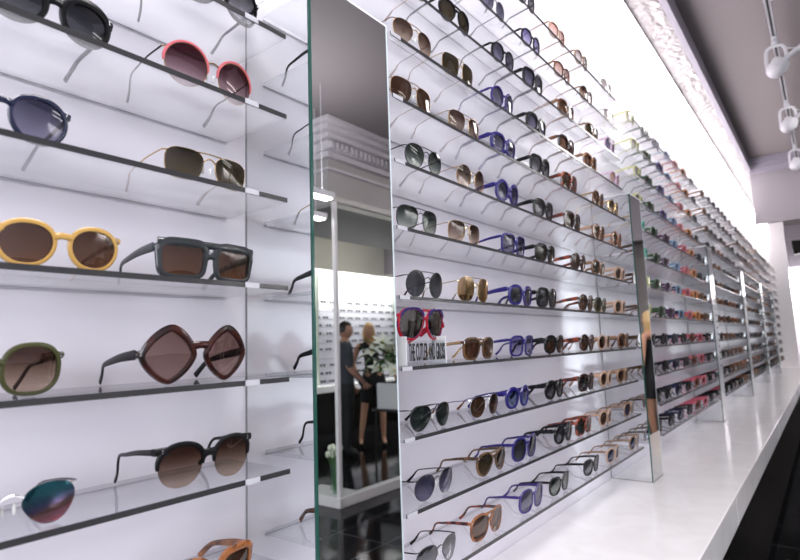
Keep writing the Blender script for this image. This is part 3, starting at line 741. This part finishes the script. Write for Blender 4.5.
# ------------------------------------------------------------------ track and spotlights
TY, TZ = .112, CAM_H + 2.11
white = principled('white_enamel', (.60, .59, .62), .35)
dark = principled('dark_slot', (.015, .015, .016), .5)
tr = empty('track_rail', (0, TY, TZ), 'white ceiling track rail with dark slot above the counter', 'track light')
link('rail', MB().box(1.0, 8.2, -.018, -.007, -.012, .012).box(1.0, 8.2, .007, .018, -.012, .012).box(1.0, 8.2, -.007, .007, .004, .012).mesh('rail', white, False), tr)
link('slot', MB().box(1.0, 8.2, -.0065, .0065, -.004, .0035).mesh('slot', dark, False), tr)
for x in (1.6, 4.3, 7.4):
    link('hanger', MB().lathe([(.006, .0125), (.006, CEIL - TZ - .012), (.03, CEIL - TZ - .011), (.03, CEIL - TZ - .001)], x, 0, 10).mesh('hanger', white), tr)
def spot(x, label, ry):
    s_ = empty('track_spotlight', (x, TY, TZ - .0125), label, 'spotlight', 'white spotlights on the ceiling track')
    link('adapter', MB().box(-.05, .05, -.016, .016, -.022, 0, .004).lathe([(.001, -.055), (.022, -.054), (.022, -.023), (.001, -.0225)], .0, 0, 14).mesh('adapter', white), s_)
    w_, h_ = .060, .205
    loop = []
    for k in range(28):
        t = 2*PI*k/28; c, s2 = math.cos(t), math.sin(t)
        loop.append((0, math.copysign(abs(c)**.5, c)*w_, -.056 - h_/2 + math.copysign(abs(s2)**.6, s2)*h_/2))
    link('yoke', MB().tube(loop, .011, 6, True, up=(1, 0, 0), ry=.005).mesh('yoke', white), s_)
    can = MB().lathe([(.002, -.075), (.03, -.072), (.050, -.055), (.058, -.02), (.058, .045), (.052, .046), (.050, .01), (.02, -.01), (.001, -.011)], 0, 0, 24)
    c = link('lamp_can', can.mesh('lamp_can', white), s_, (0, 0, -.056 - h_*.78)); c.rotation_euler = ry
    link('lamp_glass', MB().lathe([(.001, .010), (.048, .0105), (.048, .014), (.001, .0141)], 0, 0, 20).mesh('lamp_glass', principled('lamp_diffuser', (.8, .8, .75), .3)), c)
    link('barndoor_arm', MB().tube([(0, -.05, -.17), (0, -.10, -.14), (0, -.17, -.10)], [.016, .018, .020], 10).tube([(0, -.058, -.09), (0, -.12, -.115), (0, -.16, -.105)], .004, 6).mesh('barndoor_arm', white), s_)
    link('dark_knob', MB().ball((0, 0, -.056 - h_*.58), (.02, .026, .012), 10, 6).mesh('dark_knob', dark), s_)
    return s_
spot(4.66, 'nearest white track spotlight, large at the top right corner', (.5, .3, 0))
spot(6.05, 'second white track spotlight, behind and below the nearest one', (.5, .3, 0))
spot(7.55, 'third white track spotlight, small at the right edge', (.5, .3, 0))

# ------------------------------------------------------------------ things seen in the near mirror
PX, PY = 3.62, 1.276 - 3.51
gp = empty('glass_screen', (PX, PY, 0), 'glass partition on a white plinth with white posts, reflected in the near mirror', 'partition')
wpl = principled('white_lacquer', (.62, .61, .61), .3)
link('plinth', MB().box(-.03, 4.2, -.05, .03, 0, .085, .004).box(-.03, .27, -.5, -.0505, 0, .085, .004).mesh('plinth', wpl, False), gp)
for x, y in ((0, 0), (0, -.36), (4.15, 0)): link('post', MB().box(x - .018, x + .018, y - .018, y + .018, .0855, 2.72).mesh('post', wpl, False), gp)
link('top_rail', MB().box(-.02, 4.17, -.02, .02, 2.7205, 2.77).mesh('top_rail', principled('rail_grey', (.30, .28, .25), .4), False), gp)
pane = clear('partition_glass', (.93, .95, .94), 1.12)
link('glass_pane', MB().box(.019, 4.13, -.004, .004, .0855, 2.72).mesh('glass_pane', pane, False), gp)
link('glass_pane', MB().box(-.004, .004, -.341, -.019, .0855, 2.72).mesh('glass_pane', pane, False), gp)
# vases of white tulips on the plinth
def vase(x, y, h, lab):
    v = empty('glass_vase', (x, y, .0856), lab, 'vase', 'glass vases on the white plinth')
    link('vessel', MB().lathe([(.03, 0), (.034, .01), (.034, h), (.030, h), (.030, .014), (.001, .013)], 0, 0, 14).mesh('vessel', clear('vase_glass', (.86, .93, .90), 1.5)), v)
    b = MB(); bl = MB(); r = random.Random(int(x*100))
    for k in range(5):
        a = k*1.257; dx, dy = .05*math.cos(a), .05*math.sin(a)
        b.tube([(dx*.2, dy*.2, .02), (dx*.5, dy*.5, h), (dx, dy, h + .08)], .003, 5); bl.ball((dx, dy, h + .10), (.022, .022, .032), 8, 5)
    link('stems', b.mesh('stems', principled('stem_green', (.10, .22, .06), .5)), v); link('blooms', bl.mesh('blooms', principled('bloom_white', (.75, .76, .62), .5)), v)
vase(PX + .08, PY - .12, .30, 'tall glass vase of white tulips beside the partition post, in the near mirror')
vase(PX + .17, PY - .24, .22, 'shorter glass vase of white tulips behind the taller one, in the near mirror')
# white open stool
st = empty('white_stool', (4.98, 1.276 - 5.62, 0), 'white open-framed stool left of the standing man, in the near mirror', 'stool')
link('seat', MB().box(-.2, .2, -.2, .2, .82, .86, .006).mesh('seat', wpl, False), st)
for x in (-.18, .18):
    for y in (-.18, .18): link('leg', MB().box(x - .018, x + .018, y - .018, y + .018, 0, .8195).mesh('leg', wpl, False), st)
link('stretcher', MB().box(-.161, .161, .165, .195, .55, .58).box(-.161, .161, .165, .195, .25, .28).box(-.161, .161, -.195, -.165, .55, .58).mesh('stretcher', wpl, False), st)
# table, planter and lilies
tx, ty = 5.42, 1.276 - 4.18
tb = empty('side_table', (tx, ty, 0), 'slim black side table under the white planter, in the near mirror', 'table')
bk = principled('black_metal', (.012, .012, .012), .35)
link('table_top', MB().box(-.32, .32, -.22, .22, .62, .645, .004).mesh('table_top', bk, False), tb)
for x in (-.28, .28):
    for y in (-.18, .18): link('leg', MB().tube([(x, y, .619), (x*1.05, y*1.05, 0)], .012, 8).mesh('leg', bk), tb)
pl = empty('white_planter', (tx, ty, .6455), 'white planter box on the black side table, in the near mirror', 'planter')
link('planter_box', MB().box(-.27, .27, -.17, .17, 0, .30, .01).mesh('planter_box', wpl, False), pl)
link('soil', MB().box(-.25, .25, -.15, .15, .3002, .303).mesh('soil', principled('soil', (.03, .02, .015), .9), False), pl)
lf = empty('lily_bouquet', (tx, ty, .962), 'bouquet of white lilies with green leaves in the white planter', 'flowers'); lf.scale = (1.22, 1.22, 1.15)
r4 = random.Random(2); fol = MB(); flo = MB(); cen = MB()
for k in range(120):
    a = r4.uniform(0, 2*PI); rr_ = r4.uniform(.05, .42); z = r4.uniform(.10, .44)*(1 - .2*rr_/.42)
    x, y = rr_*math.cos(a), rr_*.7*math.sin(a); L_ = r4.uniform(.10, .2); dz = r4.uniform(-.06, .08)
    dx, dy = math.cos(a)*L_, math.sin(a)*L_; nx, ny = -math.sin(a)*.028, math.cos(a)*.028
    fol.add([(x, y, z), (x + dx*.5 + nx, y + dy*.5 + ny, z + .03), (x + dx, y + dy, z + dz), (x + dx*.5 - nx, y + dy*.5 - ny, z + .03), (x + dx*.5, y + dy*.5, z + .018)], [(0, 1, 4), (1, 2, 4), (2, 3, 4), (3, 0, 4)])
for k in range(14): fol.tube([(r4.uniform(-.1, .1), r4.uniform(-.08, .08), .0), (r4.uniform(-.2, .2), r4.uniform(-.14, .14), .35)], .006, 5)
for k in range(22):
    a = r4.uniform(0, 2*PI); rr_ = r4.uniform(.0, .36); x, y, z = rr_*math.cos(a), rr_*.75*math.sin(a), r4.uniform(.20, .52) - rr_*.35
    q = Vector((x*.8, y + .2, .35)).normalized(); e1 = q.orthogonal().normalized(); e2 = q.cross(e1)
    for j in range(6):
        t = j*PI/3 + k; d = e1*math.cos(t) + e2*math.sin(t); n_ = q.cross(d)
        p = Vector((x, y, z))
        flo.add([p, p + d*.055 + n_*.030 + q*.04, p + d*.125 + q*.045, p + d*.055 - n_*.030 + q*.04, p + d*.06 + q*.022], [(0, 1, 4), (1, 2, 4), (2, 3, 4), (3, 0, 4)])
    cen.ball(tuple(Vector((x, y, z)) + q*.03), .012, 6, 4)
link('foliage', fol.mesh('foliage', principled('leaf_green', (.04, .11, .025), .5)), lf); link('lily_petals', flo.mesh('lily_petals', principled('petal_white', (.80, .80, .70), .5)), lf); link('stamens', cen.mesh('stamens', principled('stamen_yellow', (.6, .45, .08), .5)), lf)
# wire basket beside the table
wb = empty('wire_basket', (tx - .22, ty + .455, 0), 'dark wire basket in front of the planter table, in the near mirror', 'basket')
b = MB()
for k in range(8):
    t = 2*PI*k/8; b.tube([(.13*math.cos(t), .13*math.sin(t), .0), (.16*math.cos(t), .16*math.sin(t), .62)], .004, 5)
for z, r_ in ((.005, .131), (.16, .138), (.31, .145), (.47, .153), (.62, .16)): b.tube([(r_*math.cos(2*PI*k/20), r_*math.sin(2*PI*k/20), z) for k in range(20)], .004, 5, True)
link('wire_cage', b.mesh('wire_cage', principled('grey_wire', (.12, .12, .12), .4, metal=.5)), wb)
# ceiling strip lights over the middle of the shop
for i, (x, y, lab) in enumerate(((2.81, -1.92, 'lit ceiling strip light left of the cornice corner, in the near mirror'), (3.12, -2.32, 'second lit ceiling strip light just below the first, in the near mirror'))):
    sl = empty('strip_light', (x, y, 2.615 if i == 0 else 2.56), lab, 'ceiling light', 'strip lights')
    link('housing', MB().box(-.45, .45, -.05, .05, .0, .05, .005).mesh('housing', white, False), sl)
    link('diffuser', MB().box(-.43, .43, -.04, .04, -.012, -.0005).mesh('diffuser', principled('strip_glow', (1, 1, 1), .5, emit=((1, .98, .94), 9)), False), sl)
    for dx in (-.35, .35): link('cable', MB().tube([(dx, 0, .05), (dx, 0, CEIL - sl.location.z - .001)], .003, 5).mesh('cable', white), sl)

# ------------------------------------------------------------------ people
SKIN = principled('skin', (.52, .27, .17), .5)
def person(name_label, loc, rz, J, clothes, hair, skin=SKIN, female=True, look=0.):
    """J: joint -> position; one continuous skinned body with fingers, clothing as offset shells, hair and face as children"""
    r = empty('person', loc, name_label, 'person', None, rz)
    verts, rad, edges, idx = [], [], [], {}
    def add(n, p, q, par=None):
        idx[n] = len(verts); verts.append(Vector(p)); rad.append(q)
        if par is not None: edges.append((idx[par], idx[n]))
    f = .9 if female else 1.06
    add('pelvis', J['pelvis'], (.155*f if female else .15, .115))
    add('belly', Vector(J['pelvis'])*.5 + Vector(J['chest'])*.5, (.118*f if female else .145, .10), 'pelvis')
    add('chest', J['chest'], (.150*f, .112), 'belly')
    add('collar', Vector(J['chest'])*.35 + Vector(J['neck'])*.65, (.105*f, .07), 'chest')
    add('neck', J['neck'], (.052, .055), 'collar')
    add('head0', Vector(J['neck'])*.45 + Vector(J['head'])*.55, (.052, .056), 'neck')
    for s in 'lr':
        add('sho' + s, J['sho' + s], (.058*f, .058*f), 'collar'); add('elb' + s, J['elb' + s], (.040*f, .040*f), 'sho' + s)
        add('wri' + s, J['wri' + s], (.026*f, .022*f), 'elb' + s)
        d = (Vector(J['wri' + s]) - Vector(J['elb' + s])).normalized()
        h = Vector(J['wri' + s]) + d*.065
        add('palm' + s, h, (.036, .016), 'wri' + s)
        sidev = d.cross(Vector((1, 0, 0)) if abs(d.x) < .8 else Vector((0, 1, 0))).normalized()
        curl = d.cross(sidev).normalized()
        for k, ln in enumerate((.068, .078, .073, .058)):
            b0 = h + sidev*(k - 1.5)*.019 + d*.025
            add(f'f{s}{k}a', b0, (.009, .009), 'palm' + s); add(f'f{s}{k}b', b0 + d*ln*.5 + curl*.006, (.0085, .0085), f'f{s}{k}a'); add(f'f{s}{k}c', b0 + d*ln*.9 + curl*.026, (.007, .007), f'f{s}{k}b')
        b0 = h - sidev*.036 - d*.02
        add(f't{s}a', b0, (.011, .011), 'palm' + s); add(f't{s}b', b0 - sidev*.018 + d*.03 + curl*.01, (.010, .010), f't{s}a'); add(f't{s}c', b0 - sidev*.014 + d*.055 + curl*.02, (.008, .008), f't{s}b')
        add('hip' + s, J['hip' + s], (.098*f, .098*f), 'pelvis'); add('kne' + s, J['kne' + s], (.058*f, .058*f), 'hip' + s)
        kn, an = Vector(J['kne' + s]), Vector(J['ank' + s])
        add('cal' + s, kn.lerp(an, .3) + Vector((0, -.01, 0)), (.056*f, .056*f), 'kne' + s)
        add('ank' + s, an, (.034*f, .034*f), 'cal' + s)
        t = Vector(J['toe' + s]); add('bal' + s, an.lerp(t, .65), (.036, .028), 'ank' + s); add('toe' + s, t, (.028, .018), 'bal' + s)
    me = bpy.data.meshes.new('body'); me.from_pydata([tuple(v) for v in verts], edges, [])
    o = link('body', me, r)
    md = o.modifiers.new('skin', 'SKIN'); sv = me.skin_vertices[0].data
    for i, q in enumerate(rad): sv[i].radius = q; sv[i].use_root = (i == 0)
    o.modifiers.new('sub', 'SUBSURF').levels = 1; o.modifiers['sub'].render_levels = 1
    dg = bpy.context.evaluated_depsgraph_get(); dg.update()
    bm_ = bpy.data.meshes.new_from_object(o.evaluated_get(dg)); o.modifiers.clear(); o.data = bm_
    # head, grown onto the same mesh object
    hc = Vector(J['head']); b = MB(); n, m = 20, 14; rings = []
    for j in range(m + 1):
        th = PI*(j + .02)/(m + .04); ring = []
        for k in range(n):
            ph = 2*PI*k/n; x = math.sin(th)*math.cos(ph); y = math.sin(th)*math.sin(ph); z = -math.cos(th)
            p = Vector((x*.074, y*.094, z*.116))
            if z < 0: p.x *= 1 - .28*z*z; p.y *= 1 - .12*z*z
            if y < -.5: p.y += .006
            # nose, brow and chin
            g = math.exp(-((x/.22)**2 + ((z + .12)/.22)**2)) if y < 0 else 0; p.y -= .020*g
            g = math.exp(-((x/.3)**2 + ((z + .78)/.18)**2)) if y < 0 else 0; p.y -= .012*g
            for ex_ in (-.42, .42):
                g = math.exp(-(((x - ex_)/.16)**2 + ((z - .06)/.13)**2)) if y < 0 else 0; p.y += .007*g
            ring.append(p)
        rings.append(ring)
    b.sweep(rings)
    R = Matrix.Rotation(look, 3, 'Z')
    for sg in (-1, 1): b.ball((sg*.075, .008, -.008), (.010, .020, .030), 8, 6)
    hv = [hc + R @ Vector(v) for v in b.v]
    allv = [v.co[:] for v in bm_.vertices]; allf = [tuple(p.vertices) for p in bm_.polygons]
    nb = len(allv)
    B = MB(); B.v = allv + [tuple(v) for v in hv]; B.f = allf + [tuple(nb + i for i in f_) for f_ in b.f]; B.mi = [0]*len(B.f)
    o.data = B.mesh('body', skin, True, 80)
    def face(nm, bb, mt): 
        bb.v = [tuple(hc + R @ Vector(v)) for v in bb.v]; return link(nm, bb.mesh(nm, mt), r)
    for sg in (-1, 1):
        e = face('eye', MB().ball((sg*.031, -.080, .006), (.012, .009, .007), 10, 6), principled('eye_white', (.7, .68, .64), .2))
        bb = MB().ball((sg*.031, -.0875, .006), (.0055, .003, .0055), 8, 5); bb.v = [tuple(hc + R @ Vector(v)) for v in bb.v]; link('iris', bb.mesh('iris', principled('iris', (.03, .02, .015), .2)), e)
        face('eyebrow', MB().tube([(sg*.016, -.092, .026), (sg*.03, -.091, .031), (sg*.046, -.080, .026)], .0028, 6), hair[1])
    face('mouth', MB().tube([(-.022, -.083, -.052), (-.011, -.090, -.057), (0, -.092, -.058), (.011, -.090, -.057), (.022, -.083, -.052)], .0042, 6, ry=.0042), principled('lips', (.45, .12, .11), .4))
    # hair shell
    hb = MB(); n, m = 24, 16; rings = []
    for j in range(m + 1):
        th = PI*(j + .02)/(m + .04); ring = []
        for k in range(n):
            ph = 2*PI*k/n; x = math.sin(th)*math.cos(ph); y = math.sin(th)*math.sin(ph); z = -math.cos(th)
            s_ = 1.13 + .03*math.sin(7*ph)
            p = Vector((x*.074*s_, y*.094*s_ + .006, z*.116*1.10))
            fr = y < -.15 and z < .52
            if hair[0] == 'long':
                if z < 0: p.z = z*.215; p.x = x*.074*1.25 + math.copysign(.012, x)*abs(z); p.x = math.copysign(max(abs(p.x), .074*abs(z)*(.9 if abs(x) > .2 else abs(x)*4)), x); p.y = max(y*.1, -.035) + .022
                if fr: p = Vector((math.copysign(max(abs(x)*.078, .02 + .05*min(1, abs(x)*3)), x), -.030, p.z)) if abs(x) > .45 else Vector((x*.06, -.01, max(.04, p.z)))
            else:
                if z < -.25 or fr:
                    p = Vector((x*.06, y*.07 + .01, max(-.03 if y > 0 else .045, p.z*.5)))
            ring.append(p)
        rings.append(ring)
    hb.sweep(rings); face('hair', hb, hair[1])
    # clothing shells
    base = o.data
    bmx = bmesh.new(); bmx.from_mesh(base); bmx.normal_update()
    dsts = {}
    for nm, mt, test, off in clothes:
        fs = [f_ for f_ in bmx.faces if f_.index < len(allf) and test(f_.calc_center_median())]
        vi = {}; vs = []; ff = []
        for f_ in fs:
            for v in f_.verts:
                if v.index not in vi: vi[v.index] = len(vs); vs.append(tuple(v.co + v.normal*off))
            ff.append(tuple(vi[v.index] for v in f_.verts))
        if ff:
            c = MB(); c.add(vs, ff); link(nm, c.mesh(nm, mt, True, 80), r)
    bmx.free()
    return r
def joints(fem, dx=0., lean=0., arms=((-.30, .02, 1.15), (-.27, -.14, .92), (.30, .02, 1.15), (.27, -.14, .92)), leg=(0, 0)):
    sh = .175 if fem else .205
    J = dict(pelvis=(0, 0, .96), chest=(lean*.6, 0, 1.27), neck=(lean, .01, 1.46), head=(lean*1.1, -.012, 1.60),
             shol=(lean*.85 - sh, .01, 1.39), shor=(lean*.85 + sh, .01, 1.39), elbl=arms[0], wril=arms[1], elbr=arms[2], wrir=arms[3],
             hipl=(-.095, 0, .88), hipr=(.095, 0, .88), knel=(-.10 + leg[0]*.5, -.02, .49), kner=(.10 + leg[1]*.5, -.02, .49),
             ankl=(-.10 + leg[0], .02, .09), ankr=(.10 + leg[1], .02, .09), toel=(-.11 + leg[0], -.13, .022), toer=(.11 + leg[1], -.13, .022))
    return J
blk = principled('black_cloth', (.010, .010, .011), .8)
shirt = principled('slate_shirt', (.035, .040, .052), .8)
blonde = principled('blonde_hair', (.58, .36, .13), .45, bump=(90, .4, .01))
blonde2 = principled('light_blonde_hair', (.66, .44, .20), .45, bump=(90, .4, .01))
dkhair = principled('dark_hair', (.02, .014, .010), .5)
shoe = principled('black_shoe', (.01, .01, .01), .4)
# smiling woman; she faces the near mirror
J = joints(True, lean=.05, arms=((-.27, -.02, 1.14), (-.29, -.18, .96), (.29, .04, 1.14), (.22, -.14, .95)), leg=(-.02, .10))
person('smiling blonde person in black sleeveless top and short skirt, reflected in the near mirror', (6.10, 1.276 - 5.2, .002), PI + .78, J, [
    ('tank_top', blk, lambda c: 1.02 < c.z < 1.425 and abs(c.x - .04) < .165 and c.z < 1.43 - .5*max(0, .10 - abs(c.x - .05))*(c.y < 0), .006),
    ('skirt', blk, lambda c: .60 < c.z < 1.00 and abs(c.x) < .235 and not (c.x < -.24 or c.x > .25), .014),
    ('shoe', shoe, lambda c: c.z < .05, .004)], ('long', blonde))
J = joints(False, arms=((-.30, .06, 1.12), (-.28, -.10, .88), (.29, -.02, 1.12), (.24, -.20, .94)))
person('dark-haired person in slate shirt and black trousers beside the blonde person, in the near mirror', (5.36, 1.276 - 5.05, .002), 2.30, J, [
    ('shirt', shirt, lambda c: (.93 < c.z < 1.45 and abs(c.x) < .26) or (c.z > 1.14 and abs(c.x) >= .2 and c.z < 1.45), .010),
    ('trousers', blk, lambda c: .07 < c.z < .95 and abs(c.x) < .22, .012),
    ('shoe', shoe, lambda c: c.z <= .075, .006)], ('short', dkhair), principled('skin_warm', (.42, .21, .14), .5), False)
J = joints(True, arms=((-.25, .03, 1.13), (-.26, -.02, .88), (.25, .03, 1.13), (.26, -.02, .88)))
person('blonde person in a black dress standing by the counter, reflected in the second mirror pillar', (7.78, 1.276 - 1.86, .002), .35, J, [
    ('dress', blk, lambda c: .62 < c.z < 1.36 and abs(c.x) < .195, .012),
    ('shoe', shoe, lambda c: c.z < .05, .004)], ('long', blonde2))

# ------------------------------------------------------------------ light
def area(name, loc, rot, sx, sy, power, col=(1, 1, 1)):
    l = bpy.data.lights.new(name, 'AREA'); l.shape = 'RECTANGLE'; l.size = sx; l.size_y = sy; l.energy = power; l.color = col
    o = bpy.data.objects.new(name, l); COL.objects.link(o); o.location = loc; o.rotation_euler = rot
    return o
# wall-washers under the niche soffit: louvred, aimed at the wall
def spread(o, deg): o.data.spread = math.radians(deg); return o
spread(area('wall_washer', (6.8, .690, CEIL - .143), (math.radians(42), 0, 0), 9.9, .05, 1350, (1, .965, .94)), 88)
spread(area('wall_washer', (-.65, .690, CEIL - .143), (math.radians(42), 0, 0), 4.8, .05, 150, (1, .965, .95)), 88)
spread(area('opposite_wall_washer', (8.3, YO + .20, 2.95), (math.radians(-24), 0, 0), 6.4, .08, 170, (1, .98, .93)), 100)
spread(area('far_wall_washer', (X1 - .30, .0, 2.74), (0, math.radians(-24), 0), .10, 1.3, 130, (1, .97, .94)), 120)
# added soft bluish fill, set at the unseen, assumed shop window
area('daylight_fill', (X0 + .06, -2.86, 1.8), (0, math.radians(-90), 0), 2.6, 3.3, 190, (.86, .91, 1.0))
# unseen fill lights added under the ceiling for the counter and display wall
for x, pw in ((-.7, 66), (1.0, 66), (6.2, 44), (9.6, 34)): area('ceiling_fill', (x, -.80, CEIL - .03), (0, 0, 0), 1.4, .8, pw, (1, .965, .97))
area('uplight_fill', (2.81, -1.92, 2.672), (PI, 0, 0), .9, .09, 22, (.97, .96, 1))  # added fill, brightens the ceiling that the near mirror reflects
for x in (7.0, 9.4): area('ceiling_fill', (x, -4.0, CEIL - .03), (0, 0, 0), 1.2, .6, 60, (1, .97, .95))  # more unseen fill, added to brighten the opposite display
w = bpy.data.worlds.new('World'); S.world = w; w.use_nodes = True
w.node_tree.nodes['Background'].inputs[0].default_value = (.75, .78, .85, 1); w.node_tree.nodes['Background'].inputs[1].default_value = .15

# ------------------------------------------------------------------ camera
cam = bpy.data.cameras.new('Camera'); co = bpy.data.objects.new('Camera', cam); COL.objects.link(co); S.camera = co
cam.sensor_width = 36; cam.lens = 555*36/800; cam.clip_start = .02; cam.clip_end = 60
RX = (.61085092, .07244976, .78842386); RY = (-.79102616, .09828888, .60383517); RZ = (-.03374558, -.99251717, .11734951)
R = Matrix(((RX[0], -RX[1], -RX[2]), (RY[0], -RY[1], -RY[2]), (RZ[0], -RZ[1], -RZ[2])))
co.matrix_world = Matrix.Translation((0, 0, CAM_H)) @ R.to_4x4()
cam.dof.use_dof = True; cam.dof.focus_distance = 1.05; cam.dof.aperture_fstop = 5.6
S.view_settings.view_transform = 'Standard'; S.view_settings.look = 'None'; S.view_settings.gamma = 1; S.view_settings.use_curve_mapping = False
S.view_settings.exposure = 0.1
S.cycles.transparent_max_bounces = 40; S.cycles.max_bounces = 10; S.cycles.glossy_bounces = 6; S.cycles.diffuse_bounces = 5
S.cycles.caustics_reflective = False; S.cycles.caustics_refractive = False
S.cycles.sample_clamp_indirect = 6
